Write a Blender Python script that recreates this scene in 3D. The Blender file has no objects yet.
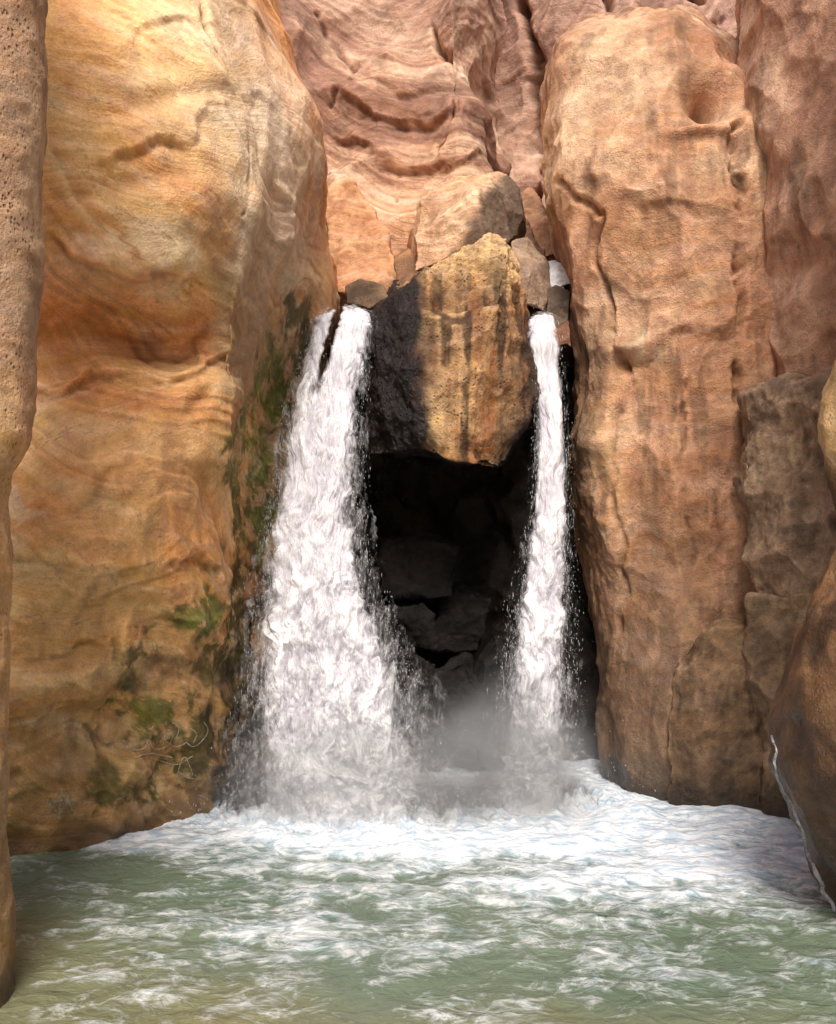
import bpy, bmesh, math, numpy as np
from mathutils import Vector
from mathutils.bvhtree import BVHTree
rng=np.random.RandomState(7)
F=887.0; CH=1.9; CX=418.0; HY=600.0
def P(px,py,Y): return (( px-CX)/F*Y, Y, CH+(HY-py)/F*Y)
def W(px,Y,z=0.0): return ((px-CX)/F*Y, Y, z)
# ---------------------------------------------------------------- noise
_perm=np.random.RandomState(3).permutation(256).astype(np.int64); _perm=np.concatenate([_perm]*3)
_g=np.random.RandomState(5).normal(size=(256,3)); _g/=np.linalg.norm(_g,axis=1)[:,None]
def perlin(p,seed=0):
    p=p+np.array([seed*17.31,seed*5.77,seed*9.13])
    i=np.floor(p).astype(np.int64); f=p-i; i&=255
    u=f*f*f*(f*(f*6-15)+10)
    def h(a,b,c): return _perm[_perm[_perm[(i[:,0]+a)&255]+((i[:,1]+b)&255)]+((i[:,2]+c)&255)]
    def d(a,b,c):
        g=_g[h(a,b,c)]
        return g[:,0]*(f[:,0]-a)+g[:,1]*(f[:,1]-b)+g[:,2]*(f[:,2]-c)
    l=lambda a,b,t:a+(b-a)*t
    x0=l(l(d(0,0,0),d(1,0,0),u[:,0]),l(d(0,1,0),d(1,1,0),u[:,0]),u[:,1])
    x1=l(l(d(0,0,1),d(1,0,1),u[:,0]),l(d(0,1,1),d(1,1,1),u[:,0]),u[:,1])
    return l(x0,x1,u[:,2])*1.5
def fbm(p,f=1.0,o=4,seed=0,gain=.5,kind=0):
    p=np.asarray(p)*f; a=1; s=0
    for k in range(o):
        n=perlin(p,seed+k*3)
        if kind==1: n=1-2*np.abs(n)
        if kind==2: n=2*np.abs(n)-.6
        s=s+a*n; a*=gain; p=p*2.03
    return s
def wv(V,f,a,seed,o=3): return a*np.stack([fbm(V,f,o,seed),fbm(V,f,o,seed+1),fbm(V,f,o,seed+2)],1)
def scal(p,f,seed=0):
    p=p*f+seed*7.7; i=np.floor(p).astype(np.int64); F1=np.full(len(p),9.)
    for a in (-1,0,1):
        for b in (-1,0,1):
            for c in (-1,0,1):
                j=i+np.array([a,b,c]); q=j&255
                hh=_perm[_perm[_perm[q[:,0]]+q[:,1]]+q[:,2]]
                o=np.stack([_perm[hh],_perm[hh+37],_perm[hh+91]],1)/255.
                F1=np.minimum(F1,((j+o-p)**2).sum(1))
    return np.minimum(F1,1.0)
def sstep(a,b,x):
    t=np.clip((x-a)/(b-a),0,1); return t*t*(3-2*t)
def terr(x,k,w=.22):
    y=x*k; f=np.floor(y); r=y-f
    return (f+.25*r+.75*sstep(.5-w,.5+w,r))/k
def lin(c):
    c=np.array(c,float)/255.; return np.where(c<=.04045,c/12.92,((c+.055)/1.055)**2.4)
# ---------------------------------------------------------------- mesh helpers
def mk(name,V,faces,mat,attrs=None,smooth=True,parent=None,loc=None,**props):
    V=np.asarray(V,float)
    if loc is None:
        loc=np.array([V[:,0].mean(),V[:,1].mean(),max(V[:,2].min(),-1.0)])
    me=bpy.data.meshes.new(name)
    faces=np.asarray(faces); k=faces.shape[1]
    me.vertices.add(len(V)); me.vertices.foreach_set("co",(V-loc).astype(np.float32).ravel())
    me.loops.add(faces.size); me.loops.foreach_set("vertex_index",faces.astype(np.int32).ravel())
    me.polygons.add(len(faces)); me.polygons.foreach_set("loop_start",np.arange(0,faces.size,k,dtype=np.int32))
    me.update(calc_edges=True); me.validate()
    me.polygons.foreach_set("use_smooth",np.full(len(me.polygons),smooth))
    for an,av in (attrs or {}).items():
        if av.ndim==2:
            a=me.attributes.new(an,'FLOAT_COLOR','POINT'); c=np.ones((len(V),4),np.float32); c[:,:3]=av; a.data.foreach_set("color",c.ravel())
        else:
            a=me.attributes.new(an,'FLOAT','POINT'); a.data.foreach_set("value",av.astype(np.float32))
    ob=bpy.data.objects.new(name,me); bpy.context.collection.objects.link(ob)
    ob.location=loc; me.materials.append(mat)
    if parent is not None:
        ob.parent=parent; ob.location=Vector(loc)-parent.location
    for a,b in props.items(): ob[a]=b
    return ob
def hermite(K,t,Pn):
    n=len(K); m=np.zeros_like(Pn)
    for i in range(n):
        if i==0: m[i]=(Pn[1]-Pn[0])/(K[1]-K[0])
        elif i==n-1: m[i]=(Pn[-1]-Pn[-2])/(K[-1]-K[-2])
        else: m[i]=.5*((Pn[i+1]-Pn[i])/(K[i+1]-K[i])+(Pn[i]-Pn[i-1])/(K[i]-K[i-1]))
    idx=np.clip(np.searchsorted(K,t,side='right')-1,0,n-2)
    h=(K[idx+1]-K[idx]); s=(t-K[idx])/h
    sh=(-1,)+(1,)*(Pn.ndim-1); s=s.reshape(sh); h=h.reshape(sh)
    return (2*s**3-3*s**2+1)*Pn[idx]+(s**3-2*s**2+s)*h*m[idx]+(-2*s**3+3*s**2)*Pn[idx+1]+(s**3-s**2)*h*m[idx+1]
def netgrid(rows,nu,nv):
    N=np.array(rows,float)
    d=np.linalg.norm(np.diff(N,axis=0),axis=2).mean(1); K=np.concatenate([[0],np.cumsum(d)])
    A=hermite(K,np.linspace(0,K[-1],nv),N)
    d=np.linalg.norm(np.diff(N,axis=1),axis=2).mean(0); K=np.concatenate([[0],np.cumsum(d)])
    return hermite(K,np.linspace(0,K[-1],nu),A.transpose(1,0,2)).transpose(1,0,2)
def gnorm(G):
    du=np.gradient(G,axis=1); dv=np.gradient(G,axis=0)
    n=np.cross(dv,du); n/=np.linalg.norm(n,axis=2)[...,None]+1e-9
    return n
def gfaces(nv,nu):
    i=np.arange(nv*nu).reshape(nv,nu)
    return np.stack([i[:-1,:-1].ravel(),i[1:,:-1].ravel(),i[1:,1:].ravel(),i[:-1,1:].ravel()],1)
def proj(V): return CX+F*V[:,0]/V[:,1], HY-F*(V[:,2]-CH)/V[:,1]
def centre(V,px,py):
    x,y=proj(V); ok=V[:,1]>.5
    d=(x-px)**2+(y-py)**2+V[:,1]*2; d[~ok]=1e12
    return V[np.argmin(d)]
def bmask(V,px,py,rx,rz,warp=None,ang=0):
    c=centre(V,px,py); d=V-c
    if warp is not None: d=d+warp
    a=math.radians(ang); h=d[:,0]; z=d[:,2]
    hx=h*math.cos(a)+z*math.sin(a); zz=-h*math.sin(a)+z*math.cos(a)
    return np.exp(-((hx/rx)**2+(d[:,1]/(max(rx,rz)*1.6))**2+(zz/rz)**2))
def crack(V,pts,wd,warp=None):
    c=[centre(V,*p) for p in pts]; Q=V if warp is None else V+warp
    best=np.full(len(V),9.)
    for a,b in zip(c[:-1],c[1:]):
        ab=b-a; t=np.clip(((Q-a)@ab)/(ab@ab+1e-9),0,1); best=np.minimum(best,np.linalg.norm(Q-a-t[:,None]*ab,axis=1))
    return np.exp(-(best/wd)**2)
def ledge(V,pts,a,Lu,warp,sharp=.10):
    """rock lip along a line: swells above it, undercut just below"""
    c=np.array([centre(V,*p) for p in pts]); o=np.argsort(c[:,0]); c=c[o]
    x=V[:,0]+warp[:,0]; z=V[:,2]+warp[:,2]
    dz=z-np.interp(x,c[:,0],c[:,2]); yl=np.interp(x,c[:,0],c[:,1])
    span=c[-1,0]-c[0,0]; win=sstep(c[0,0]-.2*span,c[0,0]+.3*span,x)*sstep(c[-1,0]+.2*span,c[-1,0]-.3*span,x)*sstep(1.6,.7,np.abs(V[:,1]-yl))
    win=win*sstep(-.45,.35,perlin(V*1.3,int(pts[0][1])%40+60))
    up=sstep(-sharp,sharp,dz)
    return a*win*(up*np.exp(-np.maximum(dz,0)/Lu)-(1-up)*np.exp(np.minimum(dz,0)/(Lu*.6)))
def mixc(C,col,m):
    col=lin(col) if not isinstance(col,np.ndarray) else col
    return C*(1-m[:,None])+col*m[:,None]
# ---------------------------------------------------------------- materials
def newmat(name):
    m=bpy.data.materials.new(name); m.use_nodes=True; nt=m.node_tree
    for n in list(nt.nodes): nt.nodes.remove(n)
    return m,nt,nt.nodes,nt.links
def noise(N,L,vec,scale,detail=5,rough=.55,dist=0,typ='FBM'):
    n=N.new('ShaderNodeTexNoise'); n.noise_type=typ
    n.inputs['Scale'].default_value=scale; n.inputs['Detail'].default_value=detail
    n.inputs['Roughness'].default_value=rough; n.inputs['Distortion'].default_value=dist
    L.new(vec,n.inputs['Vector']); return n.outputs['Fac']
def math_(N,L,op,a,b=None,c=None,clamp=False):
    n=N.new('ShaderNodeMath'); n.operation=op; n.use_clamp=clamp
    for i,x in enumerate((a,b,c)):
        if x is None: continue
        if isinstance(x,(int,float)): n.inputs[i].default_value=x
        else: L.new(x,n.inputs[i])
    return n.outputs[0]
def mrange(N,L,v,a,b,c=0,d=1,smooth=False):
    n=N.new('ShaderNodeMapRange'); n.clamp=True
    if smooth: n.interpolation_type='SMOOTHSTEP'
    L.new(v,n.inputs[0])
    for i,x in zip((1,2,3,4),(a,b,c,d)): n.inputs[i].default_value=x
    return n.outputs[0]
def mixrgb(N,L,f,a,b,mode='MIX'):
    n=N.new('ShaderNodeMix'); n.data_type='RGBA'; n.blend_type=mode
    for s,x in ((0,f),(6,a),(7,b)):
        if isinstance(x,(int,float,tuple)): n.inputs[s].default_value=x
        else: L.new(x,n.inputs[s])
    return n.outputs[2]
def rock_mat(name,bump=1.0,pits=.5,streak=.3,strata=.3,tilt=(0.1,0.05,0.25),pitscale=34,grain=1.0):
    m,nt,N,L=newmat(name)
    out=N.new('ShaderNodeOutputMaterial'); b=N.new('ShaderNodeBsdfPrincipled'); L.new(b.outputs[0],out.inputs[0])
    geo=N.new('ShaderNodeNewGeometry'); pos=geo.outputs['Position']
    col=N.new('ShaderNodeAttribute'); col.attribute_name='Col'
    wet=N.new('ShaderNodeAttribute'); wet.attribute_name='wet'
    wn=N.new('ShaderNodeTexNoise'); wn.inputs['Scale'].default_value=.5; wn.inputs['Detail'].default_value=2; L.new(pos,wn.inputs['Vector'])
    sc=N.new('ShaderNodeVectorMath'); sc.operation='SCALE'; L.new(wn.outputs['Color'],sc.inputs[0]); sc.inputs['Scale'].default_value=2.0
    ad=N.new('ShaderNodeVectorMath'); L.new(pos,ad.inputs[0]); L.new(sc.outputs[0],ad.inputs[1]); wp=ad.outputs[0]
    def mp(src,s,rot=(0,0,0)):
        k=N.new('ShaderNodeMapping'); k.inputs['Scale'].default_value=s; k.inputs['Rotation'].default_value=rot
        L.new(src,k.inputs['Vector']); return k.outputs[0]
    n1=noise(N,L,pos,3.6,9,.70,.2)
    n2=noise(N,L,pos,55,3,.7)
    n3=noise(N,L,mp(pos,(7,7,.8)),1.0,5,.62,.5)
    n4=noise(N,L,mp(wp,(.8,.8,11),tilt),1.0,6,.66,.3)
    m4=noise(N,L,pos,.9,2)
    v=math_(N,L,'MULTIPLY',mrange(N,L,n1,.28,.72,1-.34*grain,1+.28*grain),mrange(N,L,n2,.3,.7,.86,1.14))
    s3=math_(N,L,'MULTIPLY',math_(N,L,'SUBTRACT',n3,.5),math_(N,L,'MULTIPLY',mrange(N,L,m4,.42,.58,1,0),streak*3.6))
    s4=math_(N,L,'MULTIPLY',math_(N,L,'SUBTRACT',n4,.5),math_(N,L,'MULTIPLY',mrange(N,L,m4,.40,.58,.2,1),strata*4))
    v=math_(N,L,'MULTIPLY',v,math_(N,L,'ADD',1,math_(N,L,'ADD',s3,s4)))
    fz=noise(N,L,pos,1.3,5,.6,1.0)
    fis=mrange(N,L,math_(N,L,'ABSOLUTE',math_(N,L,'SUBTRACT',fz,.5)),0,.006,1,0)
    fis=math_(N,L,'MULTIPLY',fis,mrange(N,L,n4,.45,.6))
    v=math_(N,L,'MULTIPLY',v,math_(N,L,'SUBTRACT',1,math_(N,L,'MULTIPLY',fis,.45)))
    v=math_(N,L,'MULTIPLY',v,mrange(N,L,geo.outputs['Pointiness'],.43,.57,.60,1.34))
    vo=N.new('ShaderNodeTexVoronoi'); vo.inputs['Scale'].default_value=pitscale; vo.inputs['Randomness'].default_value=1; L.new(mp(pos,(1,1,.8)),vo.inputs['Vector'])
    pitm=math_(N,L,'MULTIPLY',mrange(N,L,vo.outputs['Distance'],.08,.38,1,0,True),mrange(N,L,n1,.44,.60))
    v=math_(N,L,'MULTIPLY',v,math_(N,L,'SUBTRACT',1,math_(N,L,'MULTIPLY',pitm,pits)))
    v=math_(N,L,'MAXIMUM',v,.12)
    c=N.new('ShaderNodeVectorMath'); c.operation='SCALE'; L.new(col.outputs['Color'],c.inputs[0]); L.new(v,c.inputs['Scale'])
    hs=N.new('ShaderNodeHueSaturation'); L.new(c.outputs[0],hs.inputs['Color'])
    L.new(mrange(N,L,n3,.3,.7,.494,.510),hs.inputs['Hue'])
    L.new(mrange(N,L,n4,.3,.7,1.06,.84),hs.inputs['Saturation'])
    L.new(hs.outputs[0],b.inputs['Base Color'])
    L.new(mrange(N,L,wet.outputs['Fac'],0,1,.9,.30),b.inputs['Roughness'])
    b.inputs['Specular IOR Level'].default_value=.3
    h=math_(N,L,'ADD',math_(N,L,'MULTIPLY',n1,.9),math_(N,L,'MULTIPLY',n2,.16))
    h=math_(N,L,'ADD',h,math_(N,L,'MULTIPLY',n4,strata*1.2))
    h=math_(N,L,'SUBTRACT',h,math_(N,L,'MULTIPLY',pitm,pits*.5))
    bp=N.new('ShaderNodeBump'); bp.inputs['Strength'].default_value=.85; bp.inputs['Distance'].default_value=.065*bump
    L.new(h,bp.inputs['Height']); L.new(bp.outputs[0],b.inputs['Normal'])
    return m
M_or=rock_mat('orange_sandstone',1.05,.08,.10,.32,(0.15,-.55,.2),40,.9)
M_tan=rock_mat('tan_pitted_sandstone',1.0,.5,.2,.08,(0,.2,0),38)
M_chock=rock_mat('golden_pitted_sandstone',1.4,.45,.5,.03,(0,.2,0),26,1.2)
M_right=rock_mat('brown_sandstone',1.35,.15,.28,.12,(.1,.3,0),40,1.2)
M_back=rock_mat('banded_sandstone',1.5,.08,.1,.32,(.2,-.35,.1),20,1.0)
M_dark=rock_mat('wet_dark_rock',1.3,.3,.3,.1)
# ---------------------------------------------------------------- cliffs
def cliff(name,rows,nu,nv,mat,dispf,colf,**props):
    G=netgrid(rows,nu,nv); n=gnorm(G)
    V=G.reshape(-1,3); Nn=n.reshape(-1,3)
    V2=V+Nn*dispf(V,Nn)[:,None]
    n2=gnorm(V2.reshape(G.shape)).reshape(-1,3)
    C,wet=colf(V2,n2)
    ob=mk(name,V2,gfaces(nv,nu),mat,{'Col':np.clip(C,0.003,.95),'wet':wet},**props)
    return ob,V2,n2
def row(py,*a): return [P(x,py,Y) for x,Y in a]
def base(z,*a): return [W(x,Y,z) for x,Y in a]
def sharpen(rows,idx,a=.16):
    out=[]
    for r in rows:
        r=[np.array(p,float) for p in r]
        c=r[idx]; p0=c*(1-a)+r[idx-1]*a; p1=c*(1-a)+r[idx+1]*a
        out.append(r[:idx]+[p0,c,p1]+r[idx+1:])
    return out
K=0.95
lb=[(-400,5.5),(-80,5.9),(10,6.4),(90,6.8),(150,7.3),(208,7.9),(240,8.7),(315,9.7),(350,11.5)]
rowsL=[row(-260,(-400,5.9),(-80,6.5),(40,6.8),(105,7.1),(150,7.4),(185,8.0),(200,8.8),(195,10),(180,12)),
 row(-60,(-400,5.6),(-80,6.0),(40,6.3),(115,6.5),(180,6.8),(225,7.4),(250,8.4),(243,9.8),(225,12)),
 row(20,(-400,5.5),(-80,5.9),(40,6.15),(120,6.35),(200,6.65),(255,7.3),(283,8.3),(277,9.8),(260,12)),
 row(120,(-400,5.5),(-80,5.8),(40,6.05),(120,6.25),(205,6.6),(268,7.2),(316,8.2),(312,9.8),(295,12)),
 row(210,(-400,5.5),(-80,5.85),(40,6.1),(120,6.3),(195,6.55),(246,6.95),(304,8.2),(323,9.4),(315,12)),
 row(280,(-400,5.6),(-80,6.0),(40,6.3),(120,6.5),(190,6.75),(236,7.0),(286,8.2),(332,9.4),(336,12)),
 row(350,(-400,5.7),(-80,6.1),(40,6.45),(120,6.75),(185,6.95),(236,7.15),(270,8.3),(320,9.6),(345,12)),
 row(430,(-400,5.6),(-80,6.0),(40,6.3),(120,6.55),(185,6.85),(234,7.25),(260,8.4),(315,9.7),(345,12)),
 row(540,(-400,5.5),(-80,5.9),(40,6.2),(120,6.5),(182,6.9),(230,7.5),(255,8.5),(315,9.7),(345,12)),
 row(640,(-400,5.5),(-80,5.9),(40,6.25),(118,6.65),(175,7.1),(222,7.7),(248,8.6),(315,9.7),(345,12)),
 row(730,(-400,5.5),(-80,5.9),(30,6.25),(110,6.7),(165,7.2),(214,7.85),(244,8.7),(315,9.7),(348,12)),
 base(0.02,*lb), base(-.9,*lb)]
rowsL=sharpen(rowsL,5,.13)
def sL(V): return V[:,2]+.55*V[:,0]+.1*V[:,1]+.8*fbm(V,.45,3,6)
def dL(V,N):
    VW=V+wv(V,.6,.5,31,2)
    d=.15*fbm(V,.5,3,1,.35)
    mk_=sstep(-.3,.35,fbm(V,.6,2,14))
    d+=.18*(scal(VW*[1,.8,1.4],.8,2)-.4)*(.4+.6*mk_)
    s=sL(V)
    q=np.stack([s*1.5,VW[:,0]*.7,VW[:,1]*.7],1)
    d+=.12*(scal(q,1.15,4)-.4)*(.35+.65*mk_)
    d+=.06*terr(fbm(np.stack([s*1.3,V[:,0]*.2,V[:,1]*.2],1),1,3,4,.5),2.5,.12)
    low=sstep(2.9,1.5,V[:,2]+.4*fbm(V,.8,2,15))
    d+=low*(.20*(scal(V+wv(V,1.0,.25,37,2),1.2,5)-.4)+.08*(scal(V,2.6,6)-.4)+.04*fbm(V,2.0,4,16,.5))
    for px,py,rx,rz,a,an in ((110,330,.8,.15,-.15,8),(165,352,.5,.10,-.11,-5),(90,262,.7,.16,.08,8),(60,375,.4,.2,-.08,0),(175,430,.5,.3,.05,0),
                          (50,600,.4,.3,.06,0),(172,690,.25,.35,-.15,0),(60,690,.5,.22,.08,0),(205,600,.25,.3,.06,0),(180,100,.7,.07,-.05,35),(200,400,.25,.05,-.04,60),(110,190,.8,.08,-.05,25)):
        d+=a*bmask(V,px,py,rx,rz,None,an)
    w=wv(V,1.6,.16,71,4)
    for pl,a,Lu in (([(38,240),(90,262),(140,258),(190,284),(236,268)],.08,.35),([(45,395),(100,372),(160,384),(232,352)],.055,.25),([(40,190),(110,150),(180,130),(255,90)],.045,.3),
        ([(20,556),(110,572),(180,558),(228,580)],.07,.3),([(50,500),(130,462),(226,452)],.04,.25),([(10,660),(90,648),(150,668),(215,650)],.07,.25),
        ([(20,745),(80,730),(150,750)],.06,.2),([(60,312),(120,300),(200,318)],.05,.12),([(60,90),(130,60),(220,20)],.03,.25),([(70,610),(130,600),(200,625)],.05,.2)):
        d+=ledge(V,pl,a,Lu,w,.055)
    for pl,wd,a in (([(196,-20),(205,20),(214,50)],.035,.07),([(214,50),(240,95),(243,150),(236,215)],.025,.03),([(120,640),(125,690),(118,760),(100,820)],.03,.05)):
        d-=a*crack(V,pl,wd,w*.5)
    d+=.014*fbm(V,4,5,23)
    return d
def cL(V,N):
    w=wv(V,1.6,.35,41,4)
    C=np.tile(lin((238,172,104)),(len(V),1))
    s=sL(V); b=fbm(np.stack([s*1.6,V[:,0]*.3,V[:,1]*.3],1),1,6,6,.62)
    C=mixc(C,(250,204,142),sstep(.05,.5,b)*.8); C=mixc(C,(218,132,66),sstep(.0,-.5,b)*.7)
    C=mixc(C,(248,226,188),sstep(.15,.7,fbm(V*[1,1,1.6],1.0,6,8,.6))*.65)
    C=mixc(C,(194,118,66),sstep(.15,.7,fbm(V*[1,1,2.0],1.3,6,9,.65))*.45)
    ln=np.abs(fbm(np.stack([s*2.6,V[:,0]*.5,V[:,1]*.5],1),1,4,19,.5))
    C=mixc(C,(168,92,44),sstep(.05,.0,ln)*sstep(-.1,.4,fbm(V,.9,2,20))*.6)
    C=mixc(C,(252,232,200),sstep(.06,.0,np.abs(ln-.22))*sstep(-.1,.4,fbm(V,.9,2,21))*.5)
    for px,py,rx,rz,col,st in ((90,60,1.2,.9,(250,200,128),.5),(230,60,.6,1.0,(240,204,162),.6),(120,335,.9,.2,(188,102,48),.65),(150,350,.5,.08,(116,64,32),.75),(80,370,.3,.13,(156,88,46),.45),  # dark brown brush in the hollow paints its shadow into the colour
        (60,300,.5,.35,(224,140,68),.5),(200,450,.5,.5,(240,184,122),.6),(100,440,.9,.4,(226,162,98),.5),(70,600,.9,.5,(228,186,122),.75),(60,780,1.0,.4,(180,142,92),.6),
        (280,140,.35,.9,(236,212,184),.8),(290,240,.35,.5,(218,188,158),.8),(255,230,.1,.6,(244,220,190),.6)):
        C=mixc(C,col,bmask(V,px,py,rx,rz,w)*st)
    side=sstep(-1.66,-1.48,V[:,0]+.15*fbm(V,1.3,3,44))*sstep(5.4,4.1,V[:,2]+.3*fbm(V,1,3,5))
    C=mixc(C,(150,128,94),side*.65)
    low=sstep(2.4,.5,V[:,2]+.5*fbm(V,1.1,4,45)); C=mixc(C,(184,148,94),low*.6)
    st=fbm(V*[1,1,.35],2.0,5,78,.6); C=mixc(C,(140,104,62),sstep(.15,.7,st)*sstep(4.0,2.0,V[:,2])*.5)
    mo=np.zeros(len(V))
    for px,py,rx,rz,q in ((208,618,.30,.14,1.2),(255,480,.14,.8,1.2),(275,380,.2,.5,1.2),(266,560,.25,.5,1.0),(165,712,.45,.26,1.0),(200,745,.4,.3,1.1),(160,650,.25,.2,.6),(150,780,.5,.22,.8),(300,330,.15,.35,1.1),(235,620,.2,.6,1.0),(238,720,.2,.5,1.0)):
        mo=np.maximum(mo,bmask(V,px,py,rx,rz,w*.6)*q)
    mo=np.clip(mo*(.85+1.3*fbm(V,3.5,6,46,.72)),0,1); mo=sstep(.15,.70,mo)
    br=np.maximum(bmask(V,208,620,.35,.2),np.maximum(bmask(V,262,440,.25,.9),.6*bmask(V,150,705,.35,.25)))
    mc=(lin((80,74,32))[None]*(1-br[:,None])+lin((106,120,38))[None]*br[:,None])*(1+.7*fbm(V,9,5,47,.65))[:,None]
    C=C*(1-mo[:,None]*.85)+mc*mo[:,None]*.85
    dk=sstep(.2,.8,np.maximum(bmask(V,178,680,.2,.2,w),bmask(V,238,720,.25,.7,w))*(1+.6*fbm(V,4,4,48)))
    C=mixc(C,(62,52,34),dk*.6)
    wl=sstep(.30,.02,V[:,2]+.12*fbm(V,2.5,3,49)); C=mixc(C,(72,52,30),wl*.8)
    return C*K*1.06,np.clip(wl+dk*.6+side*.4+low*.2,0,1)
cliffL,VL,NL=cliff('cliff',rowsL,520,700,M_or,dL,cL,kind='structure',category='cliff',label='tall rounded orange sandstone cliff with green moss above the pool')
# ---- near left wall
def nl(py,e,z=None):
    f=(lambda x,Y:P(x,py,Y)) if z is None else (lambda x,Y:W(x,Y,z))
    out=[]
    for X,Y in [(-2.9,.3),(-2.45,2.4)]:
        q=f(e-20,4.1); out.append((X,Y,q[2]))
    out+= [f(e-62,3.95),f(e-18,4.15),f(e,4.4),f(e-14,4.75),f(e-110,5.3)]
    return out
rowsN=[nl(-330,52),nl(-100,49),nl(60,47),nl(200,44),nl(330,38),nl(410,37),nl(445,34),nl(460,26),nl(474,15),nl(560,12),nl(640,10),nl(760,8),nl(860,7),nl(900,14),nl(940,18),nl(0,16,.02),nl(0,16,-.9)]
def dN(V,N): return .015*fbm(V,1.4,3,3,.4)+.035*(scal(V,2.2,3)-.4)+.010*fbm(V,9,4,13)
def cN(V,N):
    C=np.tile(lin((196,154,118)),(len(V),1))
    C=mixc(C,(220,180,142),sstep(-.1,.6,fbm(V,1.6,5,7))*.7); C=mixc(C,(154,112,82),sstep(0,.7,fbm(V,2.6,5,17))*.6)
    C=mixc(C,(224,168,104),sstep(3.4,2.2,V[:,2])*sstep(.9,1.5,V[:,2])*.7)
    lo=sstep(1.5,.7,V[:,2]+.3*fbm(V,2,3,4)); C=mixc(C,(150,116,66),lo*.7)
    wl=sstep(.25,.02,V[:,2]+.05*fbm(V,3,3,49)); C=mixc(C,(60,44,28),wl*.8)
    return C*K,wl
cliff('cliff',rowsN,240,520,M_tan,dN,cN,kind='structure',category='cliff',label='narrow pitted tan rock wall with an overhanging lip beside the pool')
# ---- right pillar
def pr(py,*a): return [P(x,py,Y) for x,Y in a]
rb=[(650,12.5),(603,9.4),(620,8.85),(662,8.55),(705,8.4),(750,8.35),(800,8.35),(900,8.6)]
rowsR=[[P(640,110,13),P(590,50,11.8),P(604,28,11.4),P(650,18,11.2),P(700,24,11.2),P(740,60,11),P(775,100,11.2),P(860,130,11.4)],
 [P(590,70,13),P(568,38,10.6),P(594,16,10.2),P(650,8,10.0),P(702,12,9.9),P(742,50,9.8),P(780,100,9.7),P(860,130,10)],
 [P(565,100,12.5),P(544,80,10.1),P(562,48,9.5),P(635,32,9.1),P(704,40,9.0),P(748,84,8.95),P(788,125,9.0),P(860,150,9.4)],
 pr(150,(570,12.5),(537,10),(558,9.3),(625,8.85),(690,8.7),(745,8.7),(790,8.75),(880,9.2)),
 pr(220,(590,12.5),(547,10),(570,9.35),(628,8.85),(690,8.7),(745,8.65),(790,8.7),(880,9.2)),
 pr(300,(610,12.5),(568,10),(590,9.3),(635,8.85),(690,8.65),(745,8.6),(790,8.65),(880,9.2)),
 pr(400,(610,12.5),(573,9.9),(594,9.2),(640,8.8),(695,8.6),(745,8.6),(790,8.7),(880,9.2)),
 pr(520,(615,12.5),(577,9.8),(599,9.1),(643,8.8),(697,8.6),(745,8.6),(790,8.7),(880,9.1)),
 pr(620,(630,12.5),(585,9.65),(607,9.05),(650,8.7),(700,8.5),(745,8.5),(790,8.6),(880,9.0)),
 pr(700,(640,12.5),(596,9.5),(614,8.95),(656,8.6),(702,8.4),(748,8.4),(795,8.45),(890,8.8)),
 base(.02,*rb),base(-.9,*rb)]
def dR(V,N):
    VW=V+wv(V,.7,.35,31,2)
    up=sstep(8.2,7.2,V[:,2])
    d=.08*fbm(V,.6,3,51,.35)*up
    d+=.27*(scal(VW*[1.1,.8,.5],1.0,2)-.4)*(.3+.7*up)
    d+=.11*(scal(VW*[1,1,.6],1.9,3)-.4)+.035*(scal(VW,4.2,5)-.4)
    for px,py,rx,rz,a in ((700,200,.35,.5,.05),(586,205,.09,.3,-.12),(625,345,.2,.10,.12),(610,480,.15,.6,.05),(714,88,.24,.24,-.55),(700,128,.3,.06,.12),(660,300,.25,.5,-.05),(655,640,.3,.35,.06)):
        d+=a*bmask(V,px,py,rx,rz)
    w=wv(V,1.6,.16,71,4)
    for pl,a,Lu in (([(545,185),(600,212),(680,205),(745,218)],.03,.3),([(575,345),(620,352),(680,330),(745,350)],.04,.3),([(600,560),(680,545),(748,572)],.03,.3),([(612,665),(660,650),(735,655)],.04,.25)):
        d+=ledge(V,pl,a,Lu,w,.08)
    for pl,wd,a in (([(556,175),(580,200),(600,215),(598,260),(612,330),(622,380)],.04,.09),([(622,380),(612,450),(618,540),(612,640)],.04,.06),
        ([(738,120),(744,220),(740,330),(745,400)],.045,.16),([(690,380),(684,470),(696,560)],.035,.05)):
        d-=a*crack(V,pl,wd,w*.6)
    rough=sstep(1.95,1.7,V[:,0])*sstep(4.9,4.0,V[:,2])
    d+=.035*fbm(V*[1,1,.7],4,4,56,.6)*rough
    d+=.016*fbm(V,4,5,54)
    return d
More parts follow.
